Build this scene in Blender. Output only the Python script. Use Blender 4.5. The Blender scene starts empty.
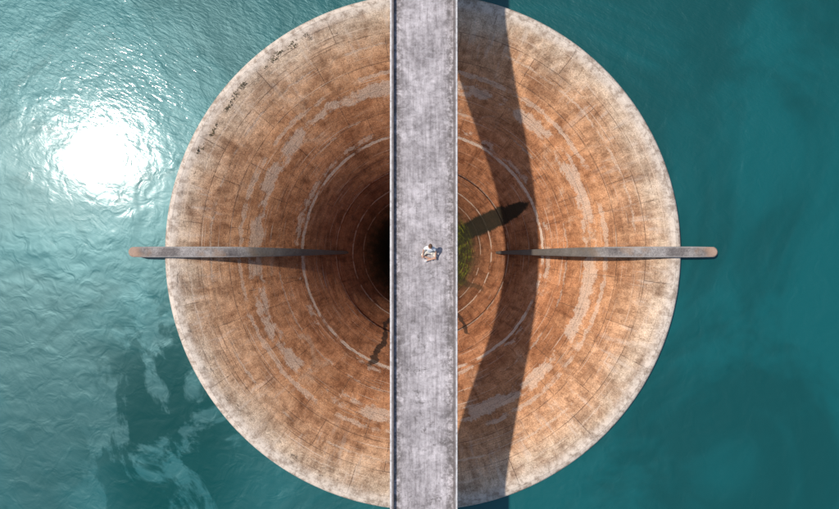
import bpy, bmesh, math, random
from mathutils import Vector, noise as mn
random.seed(7)
S=bpy.context.scene
S.view_settings.view_transform='Standard'
try: S.view_settings.look='None'
except Exception: pass
S.view_settings.exposure=0
COL=S.collection

# ---------------- helpers ----------------
class NT:
    def __init__(s,name,tree=None):
        s.m=bpy.data.materials.new(name); s.m.use_nodes=True
        s.t=s.m.node_tree; s.n=s.t.nodes; s.n.clear()
        s.out=s.n.new('ShaderNodeOutputMaterial')
    def node(s,t,**k):
        n=s.n.new(t)
        for a,b in k.items(): setattr(n,a,b)
        return n
    def link(s,a,b): s.t.links.new(a,b)
    def put(s,sock,v):
        if isinstance(v,bpy.types.NodeSocket): s.link(v,sock)
        elif v is not None: sock.default_value=v
    def math(s,op,a,b=None,c=None,clamp=False):
        n=s.node('ShaderNodeMath',operation=op,use_clamp=clamp)
        s.put(n.inputs[0],a)
        if b is not None: s.put(n.inputs[1],b)
        if c is not None: s.put(n.inputs[2],c)
        return n.outputs[0]
    def comb(s,x,y,z):
        n=s.node('ShaderNodeCombineXYZ')
        for i,v in enumerate((x,y,z)): s.put(n.inputs[i],v)
        return n.outputs[0]
    def noise(s,vec,scale,detail=4,rough=.55,dist=0):
        n=s.node('ShaderNodeTexNoise'); s.link(vec,n.inputs['Vector'])
        n.inputs['Scale'].default_value=scale; n.inputs['Detail'].default_value=min(detail,5)
        n.inputs['Roughness'].default_value=rough; n.inputs['Distortion'].default_value=dist
        return n.outputs['Fac']
    def rng(s,v,a,b,c=0.,d=1.,smooth=True):
        n=s.node('ShaderNodeMapRange'); n.interpolation_type='SMOOTHSTEP' if smooth else 'LINEAR'
        s.put(n.inputs[0],v)
        for i,x in enumerate((a,b,c,d)): n.inputs[i+1].default_value=x
        return n.outputs[0]
    def mix(s,f,a,b,mode='MIX'):
        n=s.node('ShaderNodeMix',data_type='RGBA',blend_type=mode)
        s.put(n.inputs[0],f)
        s.put(n.inputs[6],a if isinstance(a,bpy.types.NodeSocket) else (*a,1))
        s.put(n.inputs[7],b if isinstance(b,bpy.types.NodeSocket) else (*b,1))
        return n.outputs[2]
    def ramp(s,v,stops):
        n=s.node('ShaderNodeValToRGB'); s.link(v,n.inputs[0]); e=n.color_ramp.elements
        while len(e)<len(stops): e.new(.5)
        for el,(p,c) in zip(e,stops): el.position=p; el.color=(*c,1)
        return n.outputs[0]
    def bump(s,h,strength,dist,normal=None):
        n=s.node('ShaderNodeBump'); n.inputs['Strength'].default_value=strength
        n.inputs['Distance'].default_value=dist; s.link(h,n.inputs['Height'])
        if normal: s.link(normal,n.inputs['Normal'])
        return n.outputs[0]
    def bsdf(s,color,rough=.85,spec=.3,normal=None):
        n=s.node('ShaderNodeBsdfPrincipled')
        s.put(n.inputs['Base Color'],color if isinstance(color,bpy.types.NodeSocket) else (*color,1))
        s.put(n.inputs['Roughness'],rough); s.put(n.inputs['Specular IOR Level'],spec)
        if normal: s.link(normal,n.inputs['Normal'])
        return n
    def obj(s): return s.node('ShaderNodeTexCoord').outputs['Object']
    def uv(s): return s.node('ShaderNodeTexCoord').outputs['UV']
    def sep(s,v):
        n=s.node('ShaderNodeSeparateXYZ'); s.link(v,n.inputs[0]); return n.outputs
    def done(s,sh):
        s.link(sh,s.out.inputs[0]); return s.m

def addobj(name,me,mat=None,parent=None,smooth=False):
    o=bpy.data.objects.new(name,me); COL.objects.link(o)
    if mat: me.materials.append(mat)
    if parent: o.parent=parent
    if smooth:
        for p in me.polygons: p.use_smooth=True
    return o
def empty(name):
    o=bpy.data.objects.new(name,None); COL.objects.link(o); return o
def boxbm(bm,x0,x1,y0,y1,z0,z1):
    v=[bm.verts.new(p) for p in ((x0,y0,z0),(x1,y0,z0),(x1,y1,z0),(x0,y1,z0),(x0,y0,z1),(x1,y0,z1),(x1,y1,z1),(x0,y1,z1))]
    for f in ((3,2,1,0),(4,5,6,7),(0,1,5,4),(1,2,6,5),(2,3,7,6),(3,0,4,7)): bm.faces.new([v[i] for i in f])
def bm2me(bm,name):
    me=bpy.data.meshes.new(name); bm.to_mesh(me); bm.free(); return me

# ---------------- bowl ----------------
ctrl=[(12.12,-20),(12.12,-.75),(12.12,-.12),(12.02,-.02),(11.85,0.0),(11.55,-.06),(11,-.27),(10,-.82),(9,-1.52),(8,-2.42),(7,-3.55),(6.5,-4.22),(6,-5.02),(5.45,-5.95),(5,-6.8),(4.4,-8.2),(3.8,-10.0),(3.3,-12.2),(2.95,-15),(2.75,-18),(2.65,-32)]
prof=ctrl[:5]
def cr(p0,p1,p2,p3,t):
    return tuple(.5*((2*b)+(-a+c)*t+(2*a-5*b+4*c-d)*t*t+(-a+3*b-3*c+d)*t**3) for a,b,c,d in zip(p0,p1,p2,p3))
for i in range(4,len(ctrl)-1):
    p0,p1,p2=ctrl[i-1],ctrl[i],ctrl[i+1]; p3=ctrl[min(i+2,len(ctrl)-1)]
    for k in range(1,7): prof.append(cr(p0,p1,p2,p3,k/6) if i<len(ctrl)-2 else tuple(a+(b-a)*k/6 for a,b in zip(p1,p2)))
# small real ledges at the construction joints
def ledge(rl,d):
    global prof
    for k in range(4,len(prof)-1):
        if prof[k+1][0]<=rl<prof[k][0]:
            t=(prof[k][0]-rl)/(prof[k][0]-prof[k+1][0]); zl=prof[k][1]+t*(prof[k+1][1]-prof[k][1])
            head=prof[:k+1]; tail=[(a,b-d) for a,b in prof[k+1:]]
            prof=head+[(rl+.01,zl),(rl-.01,zl-d)]+tail; return
for rl,d in ((3.35,.12),(3.75,.12),(4.25,.10),(5.0,.05),(5.7,.03),(10.15,.012)): ledge(rl,d)
def bowl_z(r):
    for a,b in zip(prof[4:],prof[5:]):
        if b[0]<=r<=a[0]:
            t=(a[0]-r)/max(a[0]-b[0],1e-6); return a[1]+(b[1]-a[1])*t
    return 0
N=320
s=[0]
for a,b in zip(prof,prof[1:]): s.append(s[-1]+math.dist(a,b))
s0=s[4]
bm=bmesh.new(); rings=[]
for (r,z) in prof:
    rings.append([bm.verts.new((r*math.cos(2*math.pi*i/N),r*math.sin(2*math.pi*i/N),z)) for i in range(N)])
uvl=bm.loops.layers.uv.new('UVMap')
for k in range(len(prof)-1):
    for i in range(N):
        j=(i+1)%N
        f=bm.faces.new((rings[k][i],rings[k][j],rings[k+1][j],rings[k+1][i])); f.smooth=True
        for l,(u,v) in zip(f.loops,((i,k),(i+1,k),(i+1,k+1),(i,k+1))): l[uvl].uv=(u/N,s[v]-s0)
bmesh.ops.recalc_face_normals(bm,faces=bm.faces)
me=bm2me(bm,'bellmouth')

m=NT('weathered_spillway_concrete')
o=m.obj(); x,y,z=m.sep(o)[0:3]
r=m.math('SQRT',m.math('ADD',m.math('MULTIPLY',x,x),m.math('MULTIPLY',y,y)))
cx=m.math('DIVIDE',x,r); cy=m.math('DIVIDE',y,r)
th=m.math('ARCTAN2',y,x)
sv=m.sep(m.uv())[1]
def pol(a,b): return m.comb(m.math('MULTIPLY',cx,a),m.math('MULTIPLY',cy,a),m.math('MULTIPLY',sv,b))
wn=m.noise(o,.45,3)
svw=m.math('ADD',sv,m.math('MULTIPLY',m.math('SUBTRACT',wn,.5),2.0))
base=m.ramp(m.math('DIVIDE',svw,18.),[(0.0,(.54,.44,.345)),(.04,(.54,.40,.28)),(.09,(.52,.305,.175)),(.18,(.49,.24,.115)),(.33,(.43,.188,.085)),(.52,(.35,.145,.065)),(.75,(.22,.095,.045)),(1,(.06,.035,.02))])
cloud=m.noise(o,.6,5,.65,.8)
base=m.mix(m.rng(cloud,.46,.64,0,.7),base,m.mix(1.,base,(.60,.50,.44),'MULTIPLY'))
base=m.mix(m.math('MULTIPLY',m.rng(cloud,.45,.32,0,.35),m.rng(sv,9,5)),base,(.58,.42,.29))
mott=m.noise(o,2.6,5,.72)
base=m.mix(1.,base,m.ramp(mott,[(.30,(.64,.59,.56)),(.5,(1,1,1)),(.70,(1.28,1.29,1.30))]),'MULTIPLY')
gr=m.noise(o,19,3,.75)
base=m.mix(1.,base,m.ramp(gr,[(.3,(.56,.53,.50)),(.5,(1,1,1)),(.7,(1.4,1.4,1.4))]),'MULTIPLY')
cs=m.noise(pol(7.,2.2),1.0,4,.6)
base=m.mix(1.,base,m.ramp(cs,[(.32,(.76,.72,.69)),(.5,(1,1,1)),(.68,(1.13,1.14,1.15))]),'MULTIPLY')
rs=m.noise(pol(30,.6),1.0,5,.65)
base=m.mix(m.math('MULTIPLY',m.rng(rs,.5,.68,0,.55),m.rng(wn,.38,.55,.3,1)),base,m.mix(1.,base,(.48,.41,.36),'MULTIPLY'))
base=m.mix(m.math('MULTIPLY',m.rng(rs,.46,.34,0,.45),m.rng(sv,4,.4)),base,(.62,.50,.40))
ws=m.noise(pol(7,.25),1.3,4,.6)
base=m.mix(m.rng(ws,.55,.66,0,.5),base,m.mix(1.,base,(.5,.42,.37),'MULTIPLY'))
bk=m.node('ShaderNodeTexBrick'); bk.offset=.37
jw=m.math('MULTIPLY',m.math('SUBTRACT',mott,.5),.07)
m.link(m.comb(m.math('ADD',m.math('MULTIPLY',th,10.),jw),m.math('ADD',sv,jw),0.),bk.inputs['Vector'])
for a_,b_ in (('Scale',1),('Brick Width',62.8318/18),('Row Height',1.33),('Mortar Size',.018),('Mortar Smooth',.3)): bk.inputs[a_].default_value=b_
bk.inputs['Color1'].default_value=(0,0,0,1); bk.inputs['Color2'].default_value=(1,1,1,1)
jn=m.math('MULTIPLY',bk.outputs['Fac'],m.rng(cloud,.40,.54,.15,1))
bid=m.sep(bk.outputs['Color'])[0]
base=m.mix(1.,base,m.mix(bid,(.90,.89,.88),(1.08,1.08,1.08)),'MULTIPLY')
base=m.mix(m.math('MULTIPLY',jn,.6),base,(.10,.055,.035))
def s_at(rr):
    for k in range(4,len(prof)-1):
        if prof[k+1][0]<=rr<=prof[k][0]:
            return s[k]-s0+(s[k+1]-s[k])*(prof[k][0]-rr)/max(prof[k][0]-prof[k+1][0],1e-6)
edge=m.math('ADD',m.math('MULTIPLY',m.math('SUBTRACT',mott,.5),.75),m.math('MULTIPLY',m.math('SUBTRACT',cloud,.5),.8))
pa0=m.noise(pol(5.5,.8),1.,5,.62)
pa1=m.noise(pol(3.7,.3),1.3,5,.62)
def band(sc,hw,th0,th1,k,pa,ek=1.):
    e=m.math('MULTIPLY',edge,ek)
    d=m.math('ABSOLUTE',m.math('SUBTRACT',m.math('ADD',sv,e),sc))
    return m.math('MULTIPLY',m.math('MULTIPLY',m.rng(d,hw*1.15,hw*.8,0,1),m.rng(pa,th0,th1)),k)
B=[band(s_at(8.5)+.05,.34,.42,.50,.62,pa0),band(s_at(9.05),.10,.42,.5,.5,pa1,.6),band(s_at(6.48)-.06,.10,.34,.46,.95,pa1,.30),band(s_at(6.75),.14,.50,.55,.55,pa0,1.0),
   band(s_at(10.2),.05,.48,.56,.5,pa0,.4),band(s_at(5.05),.05,.40,.5,.65,pa0,.2),band(s_at(4.3),.08,.40,.5,.75,pa1,.2),band(s_at(3.8),.07,.43,.5,.6,pa0,.2),band(s_at(7.5),.05,.5,.55,.4,pa1,.5),band(s_at(11.05),.04,.46,.54,.5,pa1,.3)]
lm=B[0]
for b in B[1:]: lm=m.math('MAXIMUM',lm,b)
lm=m.math('MULTIPLY',lm,m.rng(gr,.34,.52,.4,1))
base=m.mix(lm,base,(.64,.48,.355))
th_l=m.noise(pol(2.6,19.),1.,3,.5)
base=m.mix(m.math('MULTIPLY',m.rng(th_l,.64,.70,0,.6),m.rng(sv,13,9)),base,(.62,.46,.34))
th_d=m.noise(pol(2.4,13.),1.7,3,.5)
base=m.mix(m.rng(th_d,.64,.69,0,.65),base,(.09,.05,.033))
base=m.mix(m.rng(sv,.50,.03,0,.8),base,m.mix(m.rng(mott,.36,.58),(.32,.25,.195),(.64,.55,.46)))
def seep(ang,wd,r0,r1,col,k,wk=.28,taper=None):
    global base
    dv=m.math('ABSOLUTE',m.math('SUBTRACT',m.math('ADD',th,m.math('MULTIPLY',m.math('SUBTRACT',wn,.5),wk)),math.radians(ang)))
    dv=m.math('ADD',dv,m.math('MULTIPLY',m.math('SUBTRACT',mott,.5),.09))
    if taper: dv=m.math('DIVIDE',dv,m.rng(r,*taper,smooth=False))
    w=m.rng(dv,wd,wd*.7,0,1)
    rr=m.math('MULTIPLY',m.rng(r,r0-.35,r0+.1),m.rng(m.math('ADD',r,m.math('MULTIPLY',dv,4.)),r1,r1-.3))
    base=m.mix(m.math('MULTIPLY',m.math('MULTIPLY',w,rr),k),base,col)
seep(25,.10,2,6.6,(.016,.016,.009),.94,.1,(2.8,6.2,2.4,.6))
seep(-116,.035,3.5,6.9,(.03,.02,.014),.85)
seep(-60,.03,3.5,5.6,(.04,.025,.016),.8)
seep(-33,.05,3,4.6,(.05,.035,.018),.6)
ms=m.math('MULTIPLY',m.math('MULTIPLY',m.rng(z,-11.0,-12.6),m.rng(cs,.42,.54,.1,1)),m.rng(x,-.5,1.5))
base=m.mix(m.math('MULTIPLY',ms,.85),base,m.mix(m.rng(mott,.40,.62),(.022,.026,.008),(.20,.20,.02)))
# damp dark growth right above it
base=m.mix(m.math('MULTIPLY',m.rng(z,-9.5,-12.5),m.rng(ws,.44,.55,0,.6)),base,(.035,.03,.014))
al=m.math('MULTIPLY',m.rng(sv,.95,.5),m.math('MULTIPLY',m.rng(sv,.12,.3),m.rng(m.noise(pol(14,3.),1.4,5,.75),.56,.63)))
base=m.mix(m.math('MULTIPLY',al,m.math('MULTIPLY',m.rng(x,-1,-5),.6)),base,(.05,.04,.03))
h=m.math('ADD',m.math('MULTIPLY',mott,.6),m.math('MULTIPLY',gr,.35))
h=m.math('SUBTRACT',h,m.math('MULTIPLY',jn,.5)); h=m.math('ADD',h,m.math('MULTIPLY',lm,.2)); h=m.math('ADD',h,m.math('MULTIPLY',cs,.4))
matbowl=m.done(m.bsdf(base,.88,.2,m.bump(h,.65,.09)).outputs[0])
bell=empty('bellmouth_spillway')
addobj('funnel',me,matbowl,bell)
bm=bmesh.new(); bmesh.ops.create_circle(bm,cap_ends=True,radius=2.64,segments=64); bmesh.ops.translate(bm,vec=(0,0,-31.8),verts=bm.verts)
m=NT('dark_shaft_water'); addobj('shaft_floor',bm2me(bm,'shaft_floor'),m.done(m.bsdf((.01,.015,.012),.2,.5).outputs[0]),bell)

# ---------------- fins ----------------
m=NT('fin_concrete'); o=m.obj()
c=m.ramp(m.noise(o,1.2,5,.65),[(.3,(.10,.085,.08)),(.5,(.21,.185,.17)),(.72,(.36,.325,.30))])
xx,yy_,zz=m.sep(o)[0:3]
c=m.mix(1.,c,m.ramp(m.noise(o,14,5,.7),[(.3,(.55,.55,.55)),(.7,(1.35,1.35,1.35))]),'MULTIPLY')
c=m.mix(m.rng(m.noise(o,.9,5,.6),.52,.66,0,.5),c,(.27,.16,.09))
c=m.mix(m.rng(m.math('ABSOLUTE',yy_),.17,.23,0,.5),c,(.42,.39,.36))
c=m.mix(m.rng(xx,12.9,13.4,0,.7),c,(.42,.27,.19))
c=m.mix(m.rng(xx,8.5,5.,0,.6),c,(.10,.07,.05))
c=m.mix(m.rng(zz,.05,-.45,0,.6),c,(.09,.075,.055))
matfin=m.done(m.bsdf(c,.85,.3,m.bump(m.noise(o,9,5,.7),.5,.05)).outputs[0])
def fin(name,rot):
    st0=[(13.42,.30,.235),(12.6,.34,.25),(11.5,.36,.25),(10.2,.33,.25),(9.0,.10,.245),(8.0,-.42,.23),(7.2,-1.15,.21),(6.5,-2.1,.185),(5.9,-3.15,.16),(5.3,-4.4,.13),(4.75,-5.8,.10),(4.5,-6.9,.07)]
    st=[st0[0]]
    for i in range(len(st0)-1):
        p0,p1,p2,p3=st0[max(i-1,0)],st0[i],st0[i+1],st0[min(i+2,len(st0)-1)]
        for k in range(1,5): st.append(cr(p0,p1,p2,p3,k/4))
    bm=bmesh.new(); cr_=.06; sec=[]
    for (R,Z,w) in st:
        zb=(bowl_z(R)-.8) if R<11.9 else -3.5
        zb=min(zb,Z-1.0)
        c_=min(cr_,w*.5)
        pts=[(R,-w,zb),(R,-w,Z-c_),(R,-w+c_*.3,Z-c_*.3),(R,-w+c_,Z),(R,w-c_,Z),(R,w-c_*.3,Z-c_*.3),(R,w,Z-c_),(R,w,zb)]
        sec.append([bm.verts.new(p) for p in pts])
    for a,b in zip(sec,sec[1:]):
        for i in range(7): 
            f=bm.faces.new((a[i],a[i+1],b[i+1],b[i])); f.smooth=(i==3)
    bm.faces.new(sec[-1])
    R,Z,w=st[0]; K=12; cols=[]
    for k in range(K+1):
        an=-math.pi/2+math.pi*k/K
        cols.append([(R+math.cos(an)*w,math.sin(an)*w,-3.5),(R+math.cos(an)*w,math.sin(an)*w,Z-cr_),(R+math.cos(an)*(w-cr_),math.sin(an)*(w-cr_),Z)])
    cv=[[bm.verts.new(p) for p in col] for col in cols]
    for p,q in zip(cv,cv[1:]):
        for i in range(2): bm.faces.new((p[i],q[i],q[i+1],p[i+1]))
    bm.faces.new([c3[2] for c3 in cv])
    bmesh.ops.remove_doubles(bm,verts=bm.verts,dist=.002)
    bmesh.ops.recalc_face_normals(bm,faces=bm.faces)
    ob=addobj(name,bm2me(bm,name),matfin); ob.rotation_euler[2]=rot
    return ob
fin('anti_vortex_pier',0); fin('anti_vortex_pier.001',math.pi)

# ---------------- bridge ----------------
HB=4.3; HW=1.31; L=190
m=NT('bridge_deck_concrete'); o=m.obj(); x,y,z=m.sep(o)[0:3]
big=m.noise(o,.7,5,.68,.6); med=m.noise(o,5,5,.75)
c=m.ramp(big,[(.30,(.20,.178,.178)),(.48,(.32,.290,.290)),(.68,(.46,.42,.42))])
c=m.mix(1.,c,m.ramp(med,[(.28,(.56,.55,.55)),(.5,(1,1,1)),(.75,(1.38,1.38,1.38))]),'MULTIPLY')
lo=m.noise(m.comb(m.math('MULTIPLY',x,9.),m.math('MULTIPLY',y,.7),0.),1.,5,.68)
c=m.mix(1.,c,m.ramp(lo,[(.3,(.66,.64,.64)),(.5,(1,1,1)),(.72,(1.25,1.25,1.25))]),'MULTIPLY')
cr1=m.noise(m.comb(m.math('MULTIPLY',x,1.4),m.math('MULTIPLY',y,4.),3.),1.,5,.75,.8)
c=m.mix(m.rng(cr1,.54,.66,0,.42),c,(.50,.465,.47))
c=m.mix(m.rng(cr1,.44,.34,0,.4),c,(.14,.122,.12))
c=m.mix(m.math('MULTIPLY',m.rng(m.math('ABSOLUTE',x),.70,1.06,0,.75),m.rng(med,.6,.4)),c,(.11,.095,.09))
c=m.mix(m.math('MULTIPLY',m.rng(m.noise(o,1.8,5,.78),.56,.66,0,.7),m.rng(y,6,-4,.4,1)),c,(.10,.088,.082))
sp_=m.noise(o,30,3,.7)
c=m.mix(m.rng(sp_,.64,.72,0,.6),c,(.08,.07,.07)); c=m.mix(m.rng(sp_,.36,.28,0,.5),c,(.6,.57,.57))
matdeck=m.done(m.bsdf(c,.88,.25,m.bump(m.noise(o,18,5,.7),.35,.02)).outputs[0])
m=NT('bridge_kerb_concrete'); o=m.obj(); x,y,z=m.sep(o)[0:3]
ax=m.math('ABSOLUTE',x)
c=m.ramp(m.noise(o,3,5,.7),[(.3,(.13,.115,.11)),(.5,(.24,.22,.215)),(.7,(.38,.36,.35))])
c=m.mix(m.math('MULTIPLY',m.rng(ax,HW-.07,HW-.05),m.rng(m.noise(o,4,5,.7),.32,.56,.25,.95)),c,(.60,.585,.57))
c=m.mix(m.math('MULTIPLY',m.rng(ax,HW-.07,HW-.10),m.rng(ax,HW-.20,HW-.13,0,.6)),c,(.13,.10,.09))
matkerb=m.done(m.bsdf(c,.85,.3,m.bump(m.noise(o,16,5,.7),.4,.02)).outputs[0])
bridge=empty('bridge')
edges=[-L]+[13.4+28*i for i in range(-7,7)]+[L]
edges=sorted(set(e for e in edges if -L<=e<=L))
bm=bmesh.new()
for a,b in zip(edges,edges[1:]): boxbm(bm,-HW+.15,HW-.15,a+.008,b-.008,HB-.3,HB)
addobj('deck',bm2me(bm,'deck'),matdeck,bridge)
bm=bmesh.new()
for a,b in zip(edges,edges[1:]):
    for sx in (-1,1):
        x0,x1=sorted((sx*(HW),sx*(HW-.147)))
        boxbm(bm,x0,x1,a+.008,b-.008,HB-.5,HB+.2)
bmesh.ops.bevel(bm,geom=[e for e in bm.edges],offset=.015,segments=2,affect='EDGES')
addobj('kerbs',bm2me(bm,'kerbs'),matkerb,bridge)
bm=bmesh.new()
for sx in (-1,1): boxbm(bm,sx*.7-.18,sx*.7+.18,-L,L,HB-1.1,HB-.303)
boxbm(bm,-.51,.51,-L,L,HB-.6,HB-.45)
addobj('girders',bm2me(bm,'girders'),matkerb,bridge)
bm=bmesh.new()
for i in range(-13,14):
    yc=14.0*i
    if abs(yc)<13.9: continue
    yc+= 1.5 if yc>0 else -1.5
    boxbm(bm,-1.1,1.1,yc-.4,yc+.4,HB-1.7,HB-1.103)
    boxbm(bm,-.75,.75,yc-.3,yc+.3,-15,HB-1.703)
addobj('piers',bm2me(bm,'piers'),matkerb,bridge)

# ---------------- water ----------------
m=NT('reservoir_water'); o=m.obj(); x,y,z=m.sep(o)[0:3]
calm=m.noise(o,.075,4,.6,1.4)
calm2=m.noise(o,.16,5,.62,2.0)
dx=m.math('ADD',x,12.); dy=m.math('ADD',y,9.)
dd=m.math('SQRT',m.math('ADD',m.math('MULTIPLY',dx,dx),m.math('MULTIPLY',m.math('MULTIPLY',dy,dy),.32)))
lee=m.math('MULTIPLY',m.rng(dd,5.8,1.6),m.rng(calm2,.42,.51))
slick=m.math('MAXIMUM',m.math('MULTIPLY',m.rng(calm2,.54,.66,0,.3),m.rng(x,2,-8)),lee)
col=m.mix(m.rng(calm,.38,.60),(.000,.052,.049),(.001,.080,.080))
col=m.mix(m.math('MULTIPLY',slick,.75),col,(.000,.040,.036))
w1=m.noise(o,.42,2,.5,.6)
w2=m.noise(o,1.35,2,.5,.9)
rot=m.node('ShaderNodeVectorRotate',rotation_type='Z_AXIS'); m.link(o,rot.inputs['Vector']); rot.inputs['Angle'].default_value=math.radians(28)
rx=m.sep(rot.outputs[0])
w3=m.noise(m.comb(m.math('MULTIPLY',rx[0],2.6),m.math('MULTIPLY',rx[1],7.),0.),1.,3,.6,.6)
amp3=m.rng(y,1.,11.,.25,1.7)
hh=m.math('ADD',m.math('MULTIPLY',w1,.8),m.math('MULTIPLY',w2,.28))
hh=m.math('ADD',hh,m.math('MULTIPLY',m.math('MULTIPLY',w3,amp3),.14))
hh=m.math('MULTIPLY',hh,m.rng(calm,.3,.65,.75,1.15))
nb=m.bump(hh,1.,.032)
b=m.bsdf(col,.10,.42,nb); b.inputs['IOR'].default_value=1.33
nb2=m.bump(hh,1.,.10)
g=m.node('ShaderNodeBsdfGlossy'); g.distribution='GGX'; g.inputs['Roughness'].default_value=.45; m.link(nb2,g.inputs['Normal'])
g.inputs['Color'].default_value=(.58,.95,1,1)
mx=m.node('ShaderNodeMixShader')
m.link(m.math('MULTIPLY',m.math('SUBTRACT',1.,m.math('MULTIPLY',slick,.8)),.050),mx.inputs[0]); m.link(b.outputs[0],mx.inputs[1]); m.link(g.outputs[0],mx.inputs[2])
matw=m.done(mx.outputs[0])
WZ=-.42
bm=bmesh.new()
radii=[12.05,16,30,80,300,1500,6000]; K=160; rr=[[bm.verts.new((R*math.cos(2*math.pi*i/K),R*math.sin(2*math.pi*i/K),WZ)) for i in range(K)] for R in radii]
for a,b2 in zip(rr,rr[1:]):
    for i in range(K):
        j=(i+1)%K; bm.faces.new((a[i],b2[i],b2[j],a[j]))
bmesh.ops.recalc_face_normals(bm,faces=bm.faces)
me=bm2me(bm,'water')
if me.polygons[0].normal.z<0: me.flip_normals()
addobj('water',me,matw)

# ---------------- distant wooded hills ----------------
m=NT('wooded_hillside'); o=m.obj()
c=m.ramp(m.noise(o,.15,5,.7),[(.3,(.02,.035,.012)),(.5,(.045,.075,.02)),(.7,(.09,.12,.04))])
c=m.mix(m.rng(m.sep(o)[2],2.,.5),c,(.30,.22,.14))
math_=m.done(m.bsdf(c,.95,.1,m.bump(m.noise(o,.4,5,.7),1,2.)).outputs[0])
bm=bmesh.new(); A=200; Rn=26; g_=[]
for k in range(Rn):
    R=175+k*k*1.6+k*6; row=[]
    for i in range(A):
        t=2*math.pi*i/A; p=Vector((R*math.cos(t),R*math.sin(t),0))
        hgt=-3+ (k/5)*8*(.5+mn.noise(p*.006))+ k*2.6*(1+mn.noise(p*.004+Vector((5,5,5))))+ (mn.noise(p*.03)*2.5 if k else 0)
        row.append(bm.verts.new((p.x,p.y,max(hgt,-6))))
    g_.append(row)
for a,b2 in zip(g_,g_[1:]):
    for i in range(A):
        j=(i+1)%A; f=bm.faces.new((a[i],b2[i],b2[j],a[j])); f.smooth=True
addobj('hills',bm2me(bm,'hills'),math_)

# ---------------- weeds on lip ----------------
m=NT('dry_weeds'); o=m.obj()
matweed=m.done(m.bsdf(m.ramp(m.noise(o,6,3),[(.35,(.03,.025,.015)),(.65,(.12,.10,.05))]),.9,.1).outputs[0])
bm=bmesh.new()
for cidx in range(30):
    a=math.radians(random.uniform(118,156)); R=random.uniform(11.35,11.6)
    cx0,cy0=R*math.cos(a),R*math.sin(a); sz=random.uniform(.03,.08)
    for k in range(int(8+sz*110)):
        u_=random.gauss(0,sz*1.6); v_=random.gauss(0,sz*.4)
        px=cx0-u_*math.sin(a)+v_*math.cos(a); py=cy0+u_*math.cos(a)+v_*math.sin(a)
        Rr=min(math.hypot(px,py),11.95); pz=bowl_z(Rr)
        d=Vector((random.gauss(0,1),random.gauss(0,1),abs(random.gauss(0,.8)))).normalized()*random.uniform(.03,.09)
        sd=d.cross(Vector((0,0,1))).normalized()*.010
        b0=Vector((px,py,pz))
        bm.faces.new([bm.verts.new(q) for q in (b0-sd,b0+sd,b0+d*.6+sd*1.4,b0+d,b0+d*.6-sd*1.4)])
addobj('weeds',bm2me(bm,'weeds'),matweed)

# ---------------- person ----------------
def flat(name,colr,rough=.8,var=.15):
    m=NT(name); o=m.obj(); n=m.noise(o,25,4,.6)
    c=m.ramp(n,[(.3,tuple(v*(1-var) for v in colr)),(.7,tuple(min(1,v*(1+var)) for v in colr))])
    return m.done(m.bsdf(c,rough,.3,m.bump(m.noise(o,12,4),.3,.01)).outputs[0])
skin=flat('skin',(.50,.29,.20),.55,.08); shirt=flat('white_cotton',(.80,.79,.77)); shorts=flat('cream_cotton',(.66,.60,.50)); hair=flat('brown_hair',(.11,.055,.03),.6,.4); shoe=flat('shoe_canvas',(.6,.58,.55)); dark=flat('eye_dark',(.02,.02,.02),.3)
person=empty('person')
def skinned(name,pts,edg,mat,root=0,sub=2):
    me=bpy.data.meshes.new(name); me.from_pydata([p[:3] for p in pts],edg,[])
    ob=addobj(name,me,mat,person)
    sm=ob.modifiers.new('skin','SKIN'); sm.use_smooth_shade=True
    for i,p in enumerate(pts):
        v=me.skin_vertices[0].data[i]; q=p[3]; v.radius=(q,q) if not isinstance(q,tuple) else q; v.use_root=(i==root)
    ss=ob.modifiers.new('sub','SUBSURF'); ss.levels=sub; ss.render_levels=sub
    return ob
P=[];E=[]
def add(p,par=None):
    P.append(p); 
    if par is not None: E.append((par,len(P)-1))
    return len(P)-1
pel=add((0,0,.11,.12)); sp=add((0,.05,.30,.105),pel); ch=add((0,.11,.46,.115),sp); nk=add((0,.155,.57,.055),ch); hd=add((0,.175,.66,.048),nk)
for sx in (-1,1):
    sh=add((sx*.165,.125,.525,.055),ch); el=add((sx*.27,.0,.33,.040),sh); wr=add((sx*.275,-.19,.215,.026),el)
    pm=add((sx*.27,-.255,.20,.030),wr)
    for k,(dx,ln) in enumerate(((-.030,.070),(-.010,.082),(.010,.078),(.030,.062))):
        a=add((sx*(.272+dx),-.285,.198,.010),pm); b2=add((sx*(.275+dx*1.15),-.285-ln*.5,.188,.009),a); add((sx*(.275+dx*1.2),-.285-ln*.85,.165,.008),b2)
    t=add((sx*.235,-.235,.20,.011),pm); add((sx*.215,-.265,.185,.009),t)
    hp=add((sx*.10,-.01,.11,.088),pel); kn=add((sx*.33,-.25,.115,.058),hp); an=add((-sx*.03,-.36-.045*sx,.06+.02*(sx+1),.038),kn); add((-sx*.16,-.42-.045*sx,.045+.02*(sx+1),.035),an)
skinned('body',P,E,skin)
P=[];E=[]
a0=add((0,.0,.12,.145)); a1=add((0,.05,.30,.128),a0); a2=add((0,.11,.46,.135),a1); a3=add((0,.15,.555,.075),a2)
for sx in (-1,1):
    q=add((sx*.165,.125,.525,.072),a2); add((sx*.235,.045,.41,.062),q)
skinned('shirt',P,E,shirt)
P=[];E=[]
a0=add((0,.0,.12,.135))
for sx in (-1,1):
    q=add((sx*.10,-.01,.115,.105),a0); q=add((sx*.27,-.19,.12,.083),q); add((sx*.325,-.245,.118,.074),q)
skinned('shorts',P,E,shorts)
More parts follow.
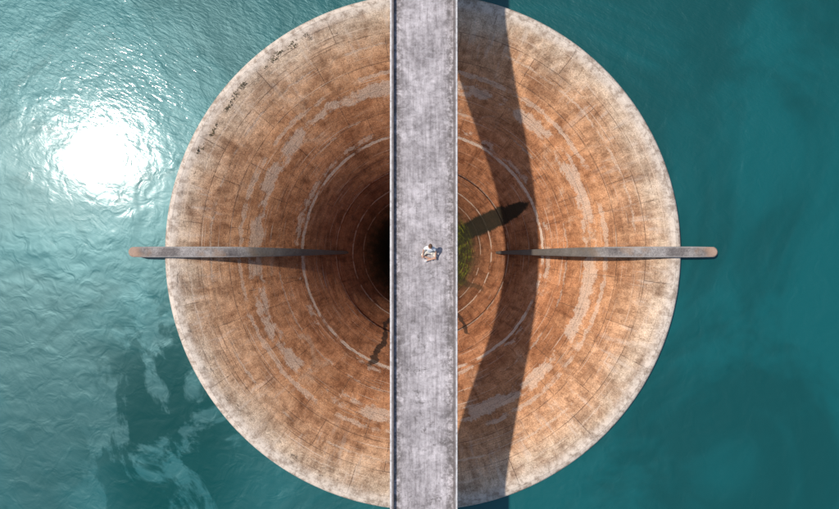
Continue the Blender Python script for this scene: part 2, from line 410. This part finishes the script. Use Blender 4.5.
for sx in (-1,1):
    P=[];E=[]
    q=add((-sx*.05,-.375-.045*sx,.055+.02*(sx+1),.046)); q=add((-sx*.12,-.405-.045*sx,.05+.02*(sx+1),.048),q); add((-sx*.185,-.43-.045*sx,.05+.02*(sx+1),.038),q)
    skinned('shoe_left' if sx<0 else 'shoe_right',P,E,shoe)
bm=bmesh.new(); bmesh.ops.create_uvsphere(bm,u_segments=32,v_segments=24,radius=1)
for v in bm.verts:
    x,y,z=v.co; w=1-.22*max(0,-z); y2=y*(.098)+(-.012*max(0,-z) if y<0 else 0)
    if y<-.75 and abs(x)<.25 and -.35<z<.15: y2-=.022*(1-abs(x)/.25)*(1-abs(z+.12)/.27 if abs(z+.12)<.27 else 0)
    if y<-.7 and .1<abs(x)<.5 and .0<z<.25: y2+=.008
    if y<-.7 and abs(x)<.3 and -.55<z<-.4: y2-=.006
    v.co=(x*.076*w,y2,z*.118)
for f in bm.faces: f.smooth=True
HD=Vector((0,.185,.745)); tilt=-.35
def place(ob): ob.location=HD; ob.rotation_euler[0]=tilt
place(addobj('head',bm2me(bm,'head'),skin,person))
bm=bmesh.new(); bmesh.ops.create_uvsphere(bm,u_segments=32,v_segments=24,radius=1)
for v in bm.verts:
    x,y,z=v.co; n=1+.05*mn.noise(v.co*6); v.co=(x*.087*n,y*.108*n+.006,z*.128*n+.004)
bmesh.ops.delete(bm,geom=[v for v in bm.verts if v.co.z< -.02-.0 and v.co.y<.05 or (v.co.y<-.055 and v.co.z<.06) or v.co.z<-.09],context='VERTS')
for f in bm.faces: f.smooth=True
place(addobj('hair',bm2me(bm,'hair'),hair,person))
bm=bmesh.new()
for sx in (-1,1):
    r_=bmesh.ops.create_uvsphere(bm,u_segments=10,v_segments=8,radius=1)
    for v in r_['verts']: v.co=Vector((v.co.x*.010+sx*.028,v.co.y*.008-.088,v.co.z*.006+.012))
place(addobj('eyes',bm2me(bm,'eyes'),dark,person))
bm=bmesh.new()
for sx in (-1,1):
    r_=bmesh.ops.create_uvsphere(bm,u_segments=10,v_segments=8,radius=1)
    for v in r_['verts']: v.co=Vector((v.co.x*.010+sx*.080,v.co.y*.018+.002,v.co.z*.03-.005))
r_=bmesh.ops.create_uvsphere(bm,u_segments=10,v_segments=8,radius=1)
for v in r_['verts']: v.co=Vector((v.co.x*.022,v.co.y*.006-.09,v.co.z*.006-.055))
place(addobj('ears_and_mouth',bm2me(bm,'ears'),skin,person))
person.scale=(.90,.90,.90)
person.location=(.23,.02,HB+.005); person.rotation_euler[2]=math.radians(-6)

# ---------------- light ----------------
az=Vector((-.958,.287)).normalized(); el=math.radians(59.3)
d=Vector((az.x*math.cos(el),az.y*math.cos(el),math.sin(el)))
sl=bpy.data.lights.new('sun','SUN'); sl.energy=4.3; sl.angle=math.radians(1.3); sl.color=(1,.945,.88)
so=bpy.data.objects.new('sun',sl); COL.objects.link(so); so.rotation_euler=d.to_track_quat('Z','Y').to_euler(); so.location=(-20,6,40)
w=bpy.data.worlds.new('World'); S.world=w; w.use_nodes=True
nt=w.node_tree; bg=nt.nodes['Background']; sk=nt.nodes.new('ShaderNodeTexSky'); sk.sky_type='NISHITA'; sk.sun_disc=False
sk.sun_elevation=el; sk.sun_rotation=math.atan2(az.x,az.y); nt.links.new(sk.outputs[0],bg.inputs[0]); bg.inputs[1].default_value=.135

# ---------------- camera ----------------
cd=bpy.data.cameras.new('camera'); cd.lens=24.03; cd.sensor_width=36; cd.clip_end=12000
co=bpy.data.objects.new('camera',cd); COL.objects.link(co); co.location=(-.164,-.117,26.2); co.rotation_euler=(0,0,0)
S.camera=co
